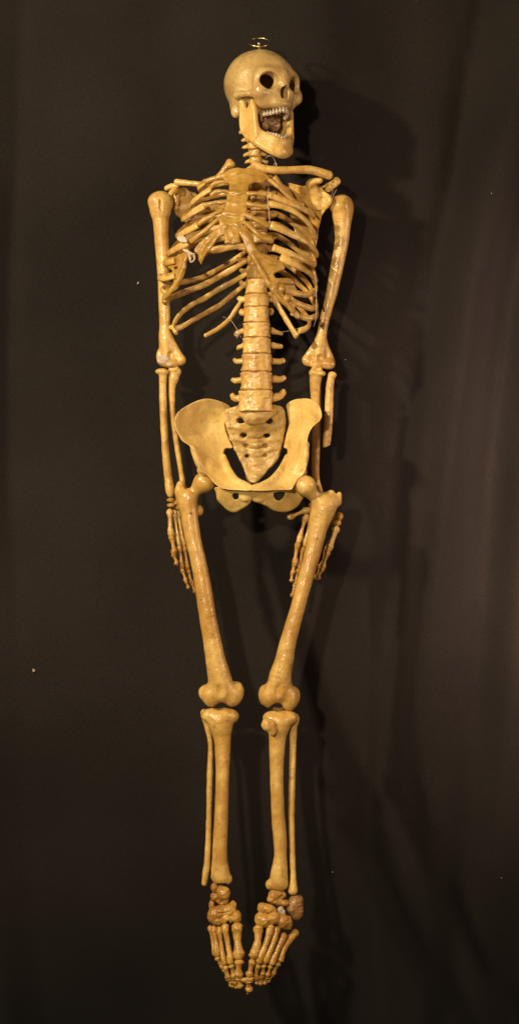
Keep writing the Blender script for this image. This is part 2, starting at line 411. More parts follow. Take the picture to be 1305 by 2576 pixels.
# ---- skull, facing to the image's right
TH = math.radians(38); HC = W((652, 207, 0))
def head(V):
    a, b, c = V[:, 0], V[:, 1], V[:, 2]
    return np.stack([HC[0]+a*math.cos(TH)+c*math.sin(TH), HC[1]-b, HC[2]-a*math.sin(TH)+c*math.cos(TH)], 1)
s = Solid(1.6, 0.7, 0.05, head)
s.add(Ell((0, 0, -4), (80, 81, 99)), 10)
s.add(Ell((0, -10, 44), (64, 58, 58)), 18)
s.add(Ell((0, -30, 40), (58, 44, 50)), 10)
s.sub(Ell((0, 2, -6), (66, 66, 84)), 4)
s.add(Ell((0, -60, -30), (58, 34, 50)), 14)
s.add(Ell((0, -66, 20), (40, 22, 45)), 12)
for g in (-1, 1):
    s.sub(Ell((g*90, -26, 56), (19, 34, 24)), 20)
s.add(Ell((0, -52, 74), (44, 32, 30)), 14)
s.add(Ell((0, -71, 74), (36, 14, 31)), 8)
for g in (-1, 1):
    s.add(Ell((g*54, -46, 76), (17, 17, 17)), 14)
    s.add(Chain([(g*58, -50, 74, 10), (g*72, -48, 52, 8), (g*76, -46, 28, 7), (g*73, -44, 4, 9)]), 14)
    s.add(Chain([(g*10, -4, 91, 8), (g*32, 4, 88, 8), (g*52, 2, 79, 9), (g*61, -14, 70, 9), (g*59, -36, 72, 9)]), 18)
    s.add(Chain([(g*60, -38, 76, 9), (g*44, -44, 82, 9), (g*26, -42, 90, 9)]), 12)
    s.add(Ell((g*38, -62, 64), (20, 20, 22)), 12)
    s.add(Ell((g*66, -80, -10), (11, 17, 15)), 8)
s.add(Chain([(0, 0, 95, 10), (0, -14, 99, 10), (0, -26, 102, 8)]), 12)
for g in (-1, 1):
    s.sub(Ell((g*40, -19, 93), (24, 21, 26)), 5)
    s.sub(Ell((g*36, -19, 64), (21, 19, 42)), 6)
    s.sub(Ell((g*22, -20, 40), (11, 10, 34)), 6)
s.sub(Chain([(0, -30, 116, 3.5), (0, -30, 60, 3.5)]), 2.5)
s.sub(Ell((-6, -46, 98), (6.5, 14, 34)), 2.5); s.sub(Ell((6, -46, 98), (6.5, 14, 34)), 2.5)
s.sub(Ell((0, -44, 90), (9, 15, 46)), 2); s.sub(Ell((0, -34, 60), (12, 14, 40)), 3)
s.sub(Ell((0, -94, 58), (26, 17, 38)), 4)
s.sub(Ell((-80, -58, -6), (8, 6, 7)), 4)
skull = s.build('skull', M_skull, sk)
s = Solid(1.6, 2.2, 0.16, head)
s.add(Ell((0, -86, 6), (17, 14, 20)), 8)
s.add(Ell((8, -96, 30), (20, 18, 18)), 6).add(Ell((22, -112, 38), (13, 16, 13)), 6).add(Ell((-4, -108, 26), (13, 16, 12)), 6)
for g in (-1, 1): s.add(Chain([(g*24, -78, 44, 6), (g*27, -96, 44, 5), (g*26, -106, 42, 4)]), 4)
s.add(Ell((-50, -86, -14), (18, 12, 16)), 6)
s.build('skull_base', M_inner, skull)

def arc(a, c0, wid, dep): return c0-dep*(abs(a)/wid)**2.1
def teeth(n, b0, bs, c0, wid, dep, hgt, parent, up):
    L = [0.0]; A = np.linspace(-wid, wid, 400); C = np.array([arc(a, c0, wid, dep) for a in A])
    ln = np.concatenate([[0], np.cumsum(np.hypot(np.diff(A), np.diff(C)))]); tot = ln[-1]
    for i in range(n):
        t = (i+.5)/n*tot; a = np.interp(t, ln, A); c = np.interp(t, ln, C)
        front = 1-abs(a)/wid
        b = b0+bs*(1-front)+rng.randn()*0.5
        ww = tot/n*0.52
        ang = math.atan2(np.interp(t+1, ln, C)-c, np.interp(t+1, ln, A)-a)
        q = Solid(1.15, 0.12, 0.3, head)
        q.add(Ell((a, b, c), (ww, hgt*(0.85+.25*front), 3.2+2.0*(1-front)), yaw=ang), 1)
        q.add(Chain([(a, b, c, 2.2), (a, b+up*hgt*1.2, c-1.5, 2.0)]), 2)
        q.build('tooth', M_tooth, parent)
teeth(14, -88, -9, 103, 34, 44, 6.2, skull, 1)

# jaw
s = Solid(1.6, 0.45, 0.08, head)
U = catmull([(-52, -140, 52), (-44, -143, 60), (-36, -150, 74), (-23, -160, 90), (0, -165, 97), (23, -160, 90), (36, -150, 74), (44, -143, 60), (52, -140, 52)], 4)
Lw = catmull([(-56, -148, 30), (-54, -160, 46), (-45, -175, 66), (-27, -190, 84), (0, -198, 90), (27, -188, 84), (43, -170, 68), (54, -156, 48), (56, -148, 30)], 4)
for u, l in zip(U, Lw):
    s.add(Chain([(*u, 7.0), (*((u+l)/2), 7.5), (*l, 8.5)], 2), 3)
s.add(Ell((0, -188, 94), (18, 12, 9)), 8)
for g in (-1, 1):
    s.add(Swap(Plate([(6, -60), (14, -57), (21, -62), (24, -74), (33, -80), (42, -70), (48, -60), (54, -64), (60, -90), (62, -114), (65, -138), (62, -156), (48, -162), (28, -154), (12, -142), (5, -130), (3, -108), (6, -80)],
        [(8, -58, g*64), (50, -60, g*60), (30, -110, g*59), (10, -145, g*59), (66, -140, g*54), (50, -165, g*55)], 6.0, 1.0, 6, raw=True)), 11)
    s.add(Ell((g*63, -63, 13), (10, 7, 8)), 4)
jaw = s.build('lower_jaw', M_jaw, sk)
teeth(16, -157, 16, 95, 38, 38, 5.2, jaw, -1)

# ring and its screw
def ring():
    V = []; F = []; n, m = 48, 10; c = W((651.5, 106, 0)); tilt = math.radians(37)
    for i in range(n):
        a = 2*math.pi*i/n
        for j in range(m):
            b = 2*math.pi*j/m; r = 27+2.3*math.cos(b); h = 2.3*math.sin(b)
            u = np.array([math.cos(a)*r, -math.sin(a)*r*math.sin(tilt)-h*math.cos(tilt), -math.sin(a)*r*math.cos(tilt)+h*math.sin(tilt)])
            V.append(c+u)
    for i in range(n):
        for j in range(m):
            F.append((i*m+j, i*m+(j+1) % m, ((i+1) % n)*m+(j+1) % m, ((i+1) % n)*m+j))
    V = np.array(V); B = to_bl(V); f = F[0]
    nn = np.cross(B[f[1]]-B[f[0]], B[f[2]]-B[f[1]]); ce = B[0:m].mean(0)
    if nn@(B[f[0]]-ce) < 0: F = [q[::-1] for q in F]
    o = link_mesh('hanging_ring', V, F, M_brass, sk)
    sweep('screw_eye', [(651, 108, 18), (652, 117, 14), (653, 130, 6)], [(4, 4), (3.2, 3.2), (4, 4)], M_brass, o)
ring()

# ---- spine
def vertebra(name, x, y0, y1, d, rx, rz, tl, tr, spin, mat=M_bone, facet=True):
    gap = 1.5; yc = (y0+y1)/2; h = (y1-y0)/2-gap
    c = W((x, yc, d))
    s = Solid(1.6, 1.0, 0.15+0.02*rng.rand())
    class Body:
        lo = c-np.array([rx+2, h+1, rz+2]); hi = c+np.array([rx+2, h+1, rz+2])
        def f(self, X, Y, Z):
            u = (Y-c[1])/h; k = 0.935+0.065*np.clip(u*u, 0, 1.15)
            rr = np.sqrt(((X-c[0])/rx)**2+((Z-c[2])/rz)**2)
            A = (rr-k)*min(rx, rz)+2.5; B = np.abs(Y-c[1])-h+2.5
            return np.minimum(np.maximum(A, B), 0)+np.sqrt(np.maximum(A, 0)**2+np.maximum(B, 0)**2)-2.5
    s.add(Body(), 2)
    bz = d-rz
    for side, t in ((-1, tl), (1, tr)):
        if t:
            tx, ty, tr_ = t
            s.add(Chain([(*W((x+side*rx*0.5, yc-h*.3, bz+4)), tr_*1.9), (*W(((x+side*rx+tx)/2, (yc+ty)/2, bz-2)), tr_*1.35), (*W((tx-side*1.5, ty, bz-6)), tr_*1.15)]), 5)
        if facet:
            s.add(Chain([(*W((x+side*rx*.62, y0+2, bz-8)), 5.5), (*W((x+side*rx*.62, y1-1, bz-10)), 5)]), 5)
    if spin:
        s.add(Chain([(*W((x, yc, bz-4)), 7), (*W((x, yc+spin*.5, bz-26)), 5), (*W((x, yc+spin, bz-44)), 5)], fz=1.0), 6)
    s.build(name, mat, sk)
def disc(x, y, d, rx, rz, h=3.4):
    Solid(1.4, 0.5, 0.2).add(Ell(W((x, y, d)), (rx*.93, h, rz*.93)), 2).build('spinal_disc', M_disc, sk)

lum = [(812, 850, 646, 33, (591, 841, 4.5), (708, 839, 5)), (850, 890, 645, 35, (597, 876, 4.5), (708, 871, 5.5)),
       (890, 935.5, 644, 37, (589, 905, 5), (713, 907, 5.5)), (935.5, 981.7, 644, 39, (585, 956, 6), (715, 951, 6)),
       (981.7, 1036, 643, 42, (583, 995, 6), (714, 987, 7))]
for i, (y0, y1, x, rx, tl, tr) in enumerate(lum):
    vertebra('lumbar_vertebra', x, y0, y1, 6+i*3, rx+1.5, 27, tl, tr, 10)
    disc(x, y0, 6+i*3, rx, 27)
TY = [450, 477, 504, 531, 558, 586, 614, 642, 670, 701.5, 740.6, 772.7, 812]
TX = [648, 649, 650, 650, 650, 649, 648, 647, 646, 645.5, 645, 645]
TD = [-20, -26, -32, -38, -40, -40, -36, -30, -22, -14, -6, 0]
for i in range(12):
    rx = 19+i*1.05+(2 if i > 9 else 0); x = TX[i]
    ty = TY[i]+8
    e = 22 if i < 8 else (12 if i < 11 else 6)
    vertebra('thoracic_vertebra', x, TY[i], TY[i+1], TD[i]+(0 if i < 6 else 2), rx, 17+i*.7, (x-rx-e, ty+2, 5.5), (x+rx+e, ty, 5.5), 16)
    disc(x, TY[i], TD[i], rx, 17+i*.7)
CYs = np.linspace(322, 450, 8)
for i in range(7):
    x = 633+i*2.6; dd = 4-i*3.5
    y0, y1 = CYs[i], CYs[i+1]; yc = (y0+y1)/2
    rr = 26 if i == 0 else 15.5
    vertebra('cervical_vertebra', x, y0, y1, dd, rr, 13, (x-27-(2 if i in (0, 6) else 0), yc+4, 3.6), (x+29+(i > 4)*6, yc+3, 3.6), 8)
    if i: disc(x, y0, dd, 14, 12, 2.6)
# wires round the neck
for pts in ([(668, 398, 20), (676, 392, 26), (686, 396, 26), (692, 408, 22), (688, 416, 18)], [(660, 404, 22), (668, 410, 26), (672, 420, 22)],
            [(692, 405, 20), (695, 414, 22), (692, 420, 20)]):
    sweep('wire', pts, [(1.3, 1.3)], M_wire, sk, n=6, ns=6, rough=0)

# ---- breastbone and the cartilages that run from it
s = Solid(1.5, 1.5, 0.13)
sd = [(600, 430, 62), (650, 432, 60), (572, 440, 56), (672, 450, 54), (605, 470, 80), (600, 520, 100), (555, 560, 108), (620, 560, 110), (585, 600, 122), (583, 620, 124)]
s.add(Plate([(566, 436), (577, 427), (593, 423), (615, 426), (634, 423), (655, 428), (671, 437), (673, 452), (655, 461), (634, 463), (627, 474), (626, 492), (622, 512), (622, 535), (617, 556), (606, 572), (603, 590), (604, 611), (594, 613), (582, 616), (566, 613), (566, 598), (560, 584), (553, 572), (552, 555), (560, 535), (568, 515), (572, 495), (577, 478), (574, 460), (563, 452)], sd, 6.0, 1.5, 7), 3)
for y, x0, x1, d in ((484, 582, 620, 90), (510, 574, 618, 99), (537, 566, 616, 107), (562, 560, 610, 114)):
    s.add(wc0([(x0, y, d, 4), ((x0+x1)/2, y+2, d+3, 4), (x1, y+1, d, 4)]), 5)
for x, y, d in ((568, 570, 120), (596, 568, 120), (560, 560, 112), (612, 548, 112), (574, 608, 128), (596, 606, 128), (584, 588, 124)):
    s.add(Ell(W((x, y, d)), (6, 6, 5)), 5)
stn = s.build('sternum', M_cart, sk)
def cart(pts, rad, k=1):
    return sweep('costal_cartilage', pts, rad, M_cart, stn, n=4, ns=12, rough=1.2)
# image left
cart([(572, 440, 56), (548, 446, 52), (516, 458, 40), (500, 468, 22)], [(9, 5), (7, 4.5), (6, 4), (6, 4)])
cart([(578, 459, 70), (558, 457, 72), (540, 462, 70), (528, 473, 64)], [(4.5, 4), (4.5, 4), (6, 4), (7, 4)])
cart([(578, 484, 86), (560, 480, 86), (545, 482, 84), (532, 492, 80)], [(5, 4), (4.5, 4), (6, 4), (7, 4)])
cart([(570, 507, 97), (550, 508, 97), (532, 511, 94), (514, 518, 90)], [(6, 4), (5, 4), (5, 4), (7, 5)])
cart([(562, 528, 104), (545, 535, 106), (525, 547, 106), (500, 564, 100)], [(6, 5), (6, 4.5), (6, 4.5), (7, 5)])
cart([(556, 548, 108), (535, 563, 112), (510, 585, 110), (480, 606, 96)], [(6, 5), (5.5, 5), (6, 5), (8, 5)])
# image right
cart([(668, 447, 56), (684, 458, 52), (700, 470, 44)], [(8, 5), (6, 4.5), (5, 4)])
cart([(622, 487, 90), (645, 486, 92), (672, 488, 90)], [(6, 4.5), (5.5, 4.5), (6.5, 5)])
cart([(617, 512, 98), (645, 516, 100), (676, 521, 98)], [(6, 4.5), (5.5, 4.5), (7, 5)])
cart([(612, 540, 108), (632, 547, 112), (655, 558, 112), (678, 568, 106)], [(8, 5), (7, 5), (7.5, 5), (8, 5.5)])
cart([(612, 560, 112), (632, 572, 116), (648, 588, 118), (662, 598, 114), (684, 607, 106)], [(7, 5), (7, 5), (7, 5), (7, 5), (8, 6)])
# broad joined sheet on the image right, down the costal margin
s = Solid(1.7, 1.3, 0.10)
dR = [(600, 570, 114), (625, 600, 120), (650, 640, 120), (660, 690, 116), (713, 670, 100), (695, 690, 110), (700, 745, 104), (745, 725, 84), (735, 780, 90), (752, 800, 78)]
s.add(Plate([(597, 566), (607, 563), (616, 574), (628, 582), (637, 596), (640, 614), (652, 630), (668, 641), (690, 650), (713, 662), (716, 678), (703, 683), (690, 690), (694, 700), (712, 700), (733, 703), (742, 718), (748, 733), (735, 734), (718, 730), (712, 742), (730, 752), (743, 764), (742, 777), (752, 788), (756, 800), (746, 802), (731, 780), (704, 752), (684, 730), (668, 708), (650, 682), (635, 655), (622, 633), (614, 608), (603, 588)], dR, 4.5, 1.5, 6), 3)
s.add(Chain([(*W((600, 575, 116)), 5), (*W((622, 612, 124)), 5), (*W((650, 668, 124)), 6), (*W((690, 735, 112)), 6), (*W((735, 782, 92)), 5)]), 5)
s.add(Chain([(*W((618, 590, 122)), 6), (*W((640, 628, 126)), 6), (*W((668, 655, 118)), 6), (*W((706, 670, 104)), 6)]), 5)
s.add(Chain([(*W((680, 715, 116)), 6), (*W((700, 708, 112)), 5), (*W((735, 712, 92)), 5)]), 5)
s.add(Ell(W((708, 728, 106)), (9, 9, 8)), 5).add(Ell(W((722, 750, 100)), (9, 9, 8)), 5).add(Ell(W((690, 720, 114)), (8, 10, 7)), 5)
s.sub(Ell(W((697, 690, 114)), (9, 5, 8)), 3)
s.build('costal_cartilage', M_cart, stn)
# joined sheet on the image left
s = Solid(1.7, 1.3, 0.11)
dL = [(565, 572, 114), (520, 610, 116), (495, 635, 104), (505, 660, 104), (550, 600, 118)]
s.add(Plate([(568, 566), (556, 574), (540, 582), (522, 594), (506, 606), (494, 616), (487, 632), (496, 640), (500, 655), (506, 668), (513, 650), (522, 634), (535, 620), (545, 604), (556, 594), (568, 588)], dL, 4.5, 1.5, 6), 3)
s.add(Chain([(*W((560, 572, 116)), 5), (*W((530, 600, 119)), 5), (*W((508, 632, 112)), 6), (*W((505, 655, 106)), 4)]), 5)
s.build('costal_cartilage', M_cart, stn)
s = Solid(1.7, 1.3, 0.12)
dL2 = [(420, 655, 40), (474, 640, 88), (465, 680, 84), (447, 727, 74), (412, 752, 48), (404, 700, 36)]
s.add(Plate([(420, 650), (440, 645), (462, 634), (478, 634), (474, 650), (468, 668), (464, 690), (456, 708), (446, 728), (428, 742), (412, 754), (409, 745), (424, 728), (436, 710), (428, 702), (410, 704), (400, 698), (412, 688), (432, 684), (420, 672), (416, 662)], dL2, 4.5, 1, 6), 3)
s.add(Chain([(*W((470, 645, 92)), 5), (*W((455, 690, 86)), 6), (*W((440, 722, 76)), 5), (*W((415, 748, 54)), 5)]), 5)
s.sub(Ell(W((438, 672, 74)), (9, 3.5, 14)), 3)
s.build('costal_cartilage', M_cart, stn)
# plaster
s = Solid(1.3, 0.9, 0.25)
s.add(Plate([(445, 600), (452, 592), (462, 592), (470, 602), (472, 610), (460, 611), (452, 608)], [(450, 600, 96), (470, 602, 100), (458, 610, 98)], 3, n=2), 2)
s.build('plaster_patch', M_white, sk, 'chalky white plaster patch on a broken rib')
s = Solid(1.3, 1.0, 0.28)
for p in ([(462, 628, 100, 3), (474, 634, 102, 5), (484, 640, 104, 3)], [(474, 632, 104, 3), (478, 648, 104, 3.4), (481, 660, 102, 1.8), (489, 652, 102, 1.8), (488, 640, 104, 2)]):
    s.add(Chain([(*W(q), q[3]) for q in p]), 3)
s.build('plaster_patch', M_white, sk, 'torn greyish white plaster where ribs broke')

# ---- ribs
AX = (648, 0, 10)
def rib(front, k, side, lat, ladd=None, fr=None, head_y=None):
    """front: drawing points from the side round to the front end; first comes the path from the spine round the back"""
    hy = head_y if head_y else TY[k-1]+4
    sx = TX[k-1]; sd_ = TD[k-1]-8
    x0 = sx+side*(18+k*.8)
    lx, ly, ld = lat
    wx = lx-x0
    pts = [(x0, hy, sd_-6), (x0+wx*.22, hy+(ly-hy)*.02+2, sd_-32), (x0+wx*.55, hy+(ly-hy)*.28, sd_-44), (x0+wx*.86, hy+(ly-hy)*.62, (sd_-44)*.72+ld*.28), (lx, ly, ld)]
    pts += front
    n = len(pts)
    bk = 9.5 if (side < 0 and k > 2) else 7.2
    rad = [(6.5, 5)]+[(bk, 4.4)]*3+[(7.6, 4.2)]*(n-5)+[(9.0, 4.6)]
    rad[-2] = (8.4, 4.2)
    if fr: rad[-1] = fr; rad[-2] = (fr[0]*.95, fr[1]*.9)
    return sweep('rib', pts, rad, M_bone, sk, n=5, ns=12, out=(AX[0], 0, AX[2]), rough=0.5, cut=(0, 1))
# image left
rib([(500, 470, 18), (516, 457, 38)], 1, -1, (508, 478, -18))
rib([(487, 506, 36), (505, 492, 56), (531, 474, 66)], 2, -1, (480, 516, -8))
rib([(466, 548, 40), (486, 534, 64), (516, 516, 86)], 3, -1, (460, 550, -2), fr=(10, 5))
rib([(453, 590, 56), (472, 580, 80), (498, 566, 98)], 4, -1, (446, 592, 6), fr=(9.5, 5))
rib([(428, 635, 50), (450, 622, 78), (474, 610, 94)], 5, -1, (428, 634, 8), fr=(10, 5))
rib([(419, 661, 46), (440, 655, 70)], 6, -1, (414, 658, 10), fr=(8, 5))
rib([(400, 699, 36), (420, 700, 60), (440, 694, 74)], 7, -1, (408, 690, -4), fr=(7, 5))
def free_rib(pts, rad=None, cut=(0, 1)):
    n = len(pts); rad = rad or [(6, 5)]+[(7.4, 4.4)]*(n-2)+[(7, 4.6)]
    return sweep('rib', pts, rad, M_bone, sk, n=5, ns=12, out=(AX[0], 0, 60), rough=0.5, cut=cut)
free_rib([(616, 636, -48), (606, 643, -62), (573, 664, -78), (539, 683, -80), (505, 700, -70), (465, 708, -42), (428, 716, -4), (408, 728, 24), (420, 738, 52), (436, 726, 70)])
free_rib([(618, 656, -42), (584, 678, -64), (550, 697, -70), (516, 715, -64), (471, 733, -38), (428, 750, -6), (411, 757, 22), (416, 752, 46)], [(6, 5)]+[(8.2, 4.4)]*6+[(7, 5)])
free_rib([(620, 688, -34), (584, 710, -56), (550, 728, -62), (516, 749, -56), (483, 767, -42), (453, 791, -18), (438, 814, 6), (436, 828, 22), (444, 838, 32)])
free_rib([(616, 717, -26), (584, 742, -46), (550, 769, -50), (516, 789, -42), (483, 807, -26), (449, 825, 2), (428, 823, 18)], [(5, 5)]+[(7.2, 4.2)]*5+[(6, 4)], cut=(0, 0))
free_rib([(612, 748, -24), (595, 776, -36), (579, 800, -38), (557, 821, -34), (534, 836, -26), (516, 844, -18)], [(4, 4)]+[(6.2, 4)]*4+[(5.5, 4.2)], cut=(0, 0))
# image right
rib([(722, 482, 18), (703, 462, 36), (690, 444, 48)], 1, 1, (732, 494, -16))
rib([(745, 510, 18), (722, 490, 40), (700, 470, 56), (677, 452, 58)], 2, 1, (762, 518, -12), fr=(5.5, 4))
rib([(777, 534, 30), (750, 520, 60), (722, 507, 76), (672, 489, 90)], 2, 1, (790, 545, -10), fr=(8.5, 5), head_y=486)
rib([(789, 582, 14), (770, 556, 52), (736, 530, 82), (698, 516, 96), (676, 513, 98)], 3, 1, (792, 596, -16), fr=(8.5, 5))
rib([(793, 630, 26), (770, 608, 64), (722, 583, 94), (680, 566, 106)], 4, 1, (796, 640, -12), fr=(10, 5.5))
rib([(774, 657, 50), (748, 646, 74), (722, 635, 92), (686, 622, 102)], 5, 1, (793, 664, 4), fr=(9.5, 6))
rib([(787, 696, 36), (768, 680, 64), (746, 667, 84), (706, 646, 98)], 6, 1, (795, 704, -4), fr=(11, 6))
rib([(787, 734, 46), (768, 741, 68), (742, 737, 86), (716, 728, 98)], 7, 1, (795, 722, 14), fr=(9, 6), head_y=TY[6]+8)
rib([(788, 776, 50), (770, 772, 68), (737, 758, 88)], 8, 1, (796, 766, 16), fr=(8.5, 6))
rib([(790, 796, 48), (770, 801, 66), (733, 786, 84)], 9, 1, (797, 788, 18), fr=(7.5, 6))
free_rib([(672, 714, -26), (700, 728, -56), (735, 754, -52), (765, 788, -20), (778, 812, 14), (770, 826, 40), (752, 832, 54)], [(5, 4)]+[(7, 4.4)]*4+[(8, 6), (8, 6)])
free_rib([(676, 738, -14), (692, 756, -26), (713, 793, -24), (732, 824, -14), (747, 847, -4)], [(6, 4), (7.5, 4.2), (7.5, 4.2), (7.5, 4.2), (9, 4.5)])
# stained remains of tissue between ribs near the back
# threads and wires
for pts, r in (([(561, 797, 10), (580, 806, 10), (592, 822, 12), (600, 838, 16)], .8), ([(590, 838, 26), (600, 842, 32), (606, 848, 28)], 1.0),
            ([(793, 690, 60), (795, 740, 60), (794, 800, 56), (788, 822, 50)], .8), ([(700, 836, 20), (722, 833, 20), (750, 826, 20)], .7),
            ([(676, 470, 100), (673, 500, 104), (676, 530, 106), (680, 580, 110)], .8), ([(846, 476, -4), (838, 492, 0), (832, 508, 4)], 1.1),
            ([(838, 478, -4), (832, 494, 2)], 1.0)):
    sweep('wire', pts, [(r, r)], M_wire, sk, n=6, ns=6, rough=0)
for pts in ([(600, 838, 26), (596, 850, 30)], [(604, 836, 28), (592, 846, 26)]):
    sweep('wire', pts, [(1.0, 1.0)], M_white, sk, n=4, ns=6, rough=0)

# ---- collar bones and shoulder blades
def long(name, rows, mat=M_bone, extra=(), subs=(), fz=1.0, vox=1.8, noise=0.55, freq=0.06, k=8, label=None, n=3):
    """rows: (y, left edge, right edge, depth)"""
    s = Solid(vox, noise, freq)
    pts = []
    for y, xl, xr, d in rows:
        pts.append((*W(((xl+xr)/2, y, d)), (xr-xl)/2))
    s.add(Chain(pts, n, fz), 2)
    for e in extra:
        if isinstance(e, tuple): s.add(Ell(W(e[:3]), e[3:6], *e[6:]), k)
        else: s.add(e, k)
    for e in subs: s.sub(Ell(W(e[:3]), e[3:6], *e[6:]), 4)
    return s.build(name, mat, sk, label)
def wc(pts, n=3, fz=1.0): return Chain([(*W(p), p[3]) for p in pts], n, fz)
Solid(1.6, 0.7, .1).add(wc([(446, 458, -6, 8.5), (462, 459, 2, 8), (490, 462, 16, 6.8), (520, 462, 30, 6.5), (550, 444, 34, 7.5), (574, 414, 34, 9), (578, 409, 34, 10)]), 2).add(Ell(W((582, 414, 36)), (11, 9, 9)), 5).build('collar_bone', M_bone, sk)
Solid(1.6, 0.7, .1).add(wc([(642, 414, 62, 11), (662, 424, 64, 10), (698, 428, 58, 9), (740, 427, 44, 9.5), (780, 427, 26, 10.5), (806, 434, 12, 11.5), (826, 440, 4, 11)]), 2).build('collar_bone', M_bone, sk)
s = Solid(1.7, .9, .08)
s.add(Plate([(444, 476), (458, 474), (472, 476), (482, 490), (500, 505), (540, 520), (560, 560), (545, 610), (500, 640), (480, 600), (466, 560), (450, 548), (438, 535), (436, 512), (443, 492)], [(444, 480, -40), (470, 480, -58), (438, 530, -44), (466, 556, -72), (560, 560, -118), (500, 640, -110), (520, 570, -108), (540, 520, -112)], 3.6, 2.5, 8), 3)
s.add(wc([(443, 505, -38, 9), (440, 520, -38, 10), (444, 492, -36, 8)]), 5)
s.add(wc([(458, 484, -44, 8), (446, 478, -26, 8), (434, 482, -10, 7.5), (428, 489, -4, 6)]), 5)
s.add(wc([(490, 490, -100, 6), (460, 482, -84, 7), (434, 472, -52, 7.5), (420, 474, -36, 6)], fz=.8), 4)
s.build('shoulder_blade', M_bone, sk)
Solid(1.6, .6, .12).add(wc([(420, 474, -22, 7), (432, 468, -16, 7), (446, 468, -12, 6)]), 3).build('acromion', M_bone, sk)
s = Solid(1.7, .9, .08)
s.add(Plate([(724, 462), (745, 466), (766, 470), (790, 462), (806, 468), (815, 480), (829, 498), (829, 512), (818, 528), (808, 546), (801, 572), (796, 610), (791, 643), (783, 668), (776, 672), (765, 650), (745, 600), (728, 540), (716, 490)], [(724, 464, -84), (770, 468, -52), (806, 468, -34), (828, 504, -24), (806, 546, -52), (796, 610, -74), (780, 670, -84), (745, 600, -104), (728, 540, -104), (770, 560, -92)], 3.8, 3, 8), 3)
s.add(wc([(824, 495, -26, 7), (828, 506, -22, 8), (820, 518, -30, 7)]), 5)
s.add(wc([(796, 490, -34, 14), (785, 472, -24, 12), (780, 462, -10, 10.5), (794, 456, 8, 8.5), (804, 455, 14, 7)]), 6)
s.add(Ell(W((800, 505, -38)), (18, 24, 10)), 8)
s.add(wc([(730, 484, -110, 6), (770, 482, -94, 6.5), (812, 476, -66, 8), (838, 462, -44, 11)], fz=.8), 4)
s.build('shoulder_blade', M_bone, sk)
s = Solid(1.6, .7, .12); s.add(wc([(826, 476, -26, 8), (838, 462, -18, 11.5), (846, 456, -14, 11)], fz=.6), 3); s.sub(Ell(W((836, 466, -10)), (11, 7, 7), .9), 3)
s.build('acromion', M_bone, sk)

# ---- arms
long('upper_arm_bone', [(508, 376, 432, 0), (530, 377, 430, 0), (552, 384, 425, 0), (600, 389, 424, 0), (690, 396, 426, -2), (760, 399, 427, -4), (816, 401, 429, -6), (850, 400, 432, -6), (880, 401, 436, -8), (908, 406, 440, -8)],
     extra=[(392, 506, 4, 19, 19, 20), (416, 508, -4, 20, 20, 22), Chain([(*W((425, 850, -8)), 10), (*W((444, 885, -10)), 10), (*W((456, 904, -10)), 11)]),
            (414, 910, -4, 16, 12, 15), (436, 914, -6, 13, 10, 13), (453, 908, -12, 13, 11, 10), (400, 896, -8, 6, 16, 9)], subs=[(404, 516, 26, 3.5, 14, 6, -.1), (430, 893, 6, 8, 10, 7)])
# whitish crust on the elbow
s = Solid(1.3, 1.3, .22); s.add(Ell(W((411, 904, 8)), (15, 12, 6)), 3).add(Ell(W((426, 916, 6)), (9, 6, 5)), 3); s.build('plaster_patch', M_white, sk, 'grey white crust over the elbow joint')
long('radius', [(940, 400, 420, 6), (962, 401, 419, 4), (1000, 401, 419, 2), (1080, 404, 423, -2), (1150, 408, 428, -6), (1200, 413, 434, -10), (1232, 416, 440, -12), (1244, 420, 438, -12)], extra=[(408, 935, 6, 17, 8, 15)], k=5)
long('ulna', [(932, 424, 452, -8), (952, 424, 450, -6), (980, 424, 441, -8), (1050, 428, 443, -12), (1120, 438, 452, -18), (1180, 448, 461, -22), (1212, 452, 466, -24), (1236, 454, 468, -26)], extra=[(438, 930, 0, 14, 7, 11), (448, 936, -4, 8, 8, 9)], subs=[(436, 921, 0, 8, 6, 8)], k=5)
long('upper_arm_bone', [(514, 832, 884, -59), (540, 834, 886, -59), (565, 838, 882, -59), (612, 840, 876, -61), (684, 828, 861, -63), (731, 820, 850, -65), (802, 804, 829, -67), (838, 797, 822, -67), (862, 790, 822, -67), (885, 785, 820, -67), (902, 784, 818, -67)],
     extra=[(852, 517, -49, 26, 22, 22), (870, 522, -63, 19, 26, 20), Chain([(*W((800, 862, -69)), 11), (*W((780, 888, -69)), 10), (*W((768, 903, -69)), 9)]), Chain([(*W((815, 862, -69)), 7), (*W((826, 888, -69)), 8), (*W((833, 908, -69)), 9)]),
            (826, 916, -59, 17, 14, 14), (798, 918, -61, 17, 12, 14), (775, 910, -67, 14, 12, 10)], subs=[(806, 900, -49, 9, 9, 8), (812, 926, -45, 4, 10, 6)])
long('ulna', [(936, 780, 812, -56), (952, 778, 809, -56), (975, 779, 806, -58), (1010, 782, 806, -62), (1087, 784, 806, -68), (1182, 783, 803, -76), (1210, 789, 805, -80), (1236, 796, 813, -84)], extra=[(790, 938, -50, 14, 10, 14), (808, 940, -46, 11, 7, 12)], subs=[(798, 928, -44, 10, 6, 9)], k=5)
s = Solid(1.6, .6, .12)
s.add(wc([(834, 944, -48, 9), (830, 965, -48, 10), (828, 1010, -50, 11), (826, 1060, -50, 11), (821, 1121, -52, 9.6)], fz=.8), 3)
s.add(Ell(W((836, 943, -48)), (10.5, 8.5, 10)), 4)
class Cut:                                               # clean slanted break
    c = W((820, 1124, -52)); lo = c-np.array([30, 8, 30]); hi = c+np.array([30, 30, 30])
    def f(self, x, y, z): return -(y-self.c[1])*.93-(x-self.c[0])*.37+0*z
s.sub(Cut(), 1.0); s.sub(wc([(822, 1106, -52, 4), (818, 1140, -54, 4.5)]), 1.5)
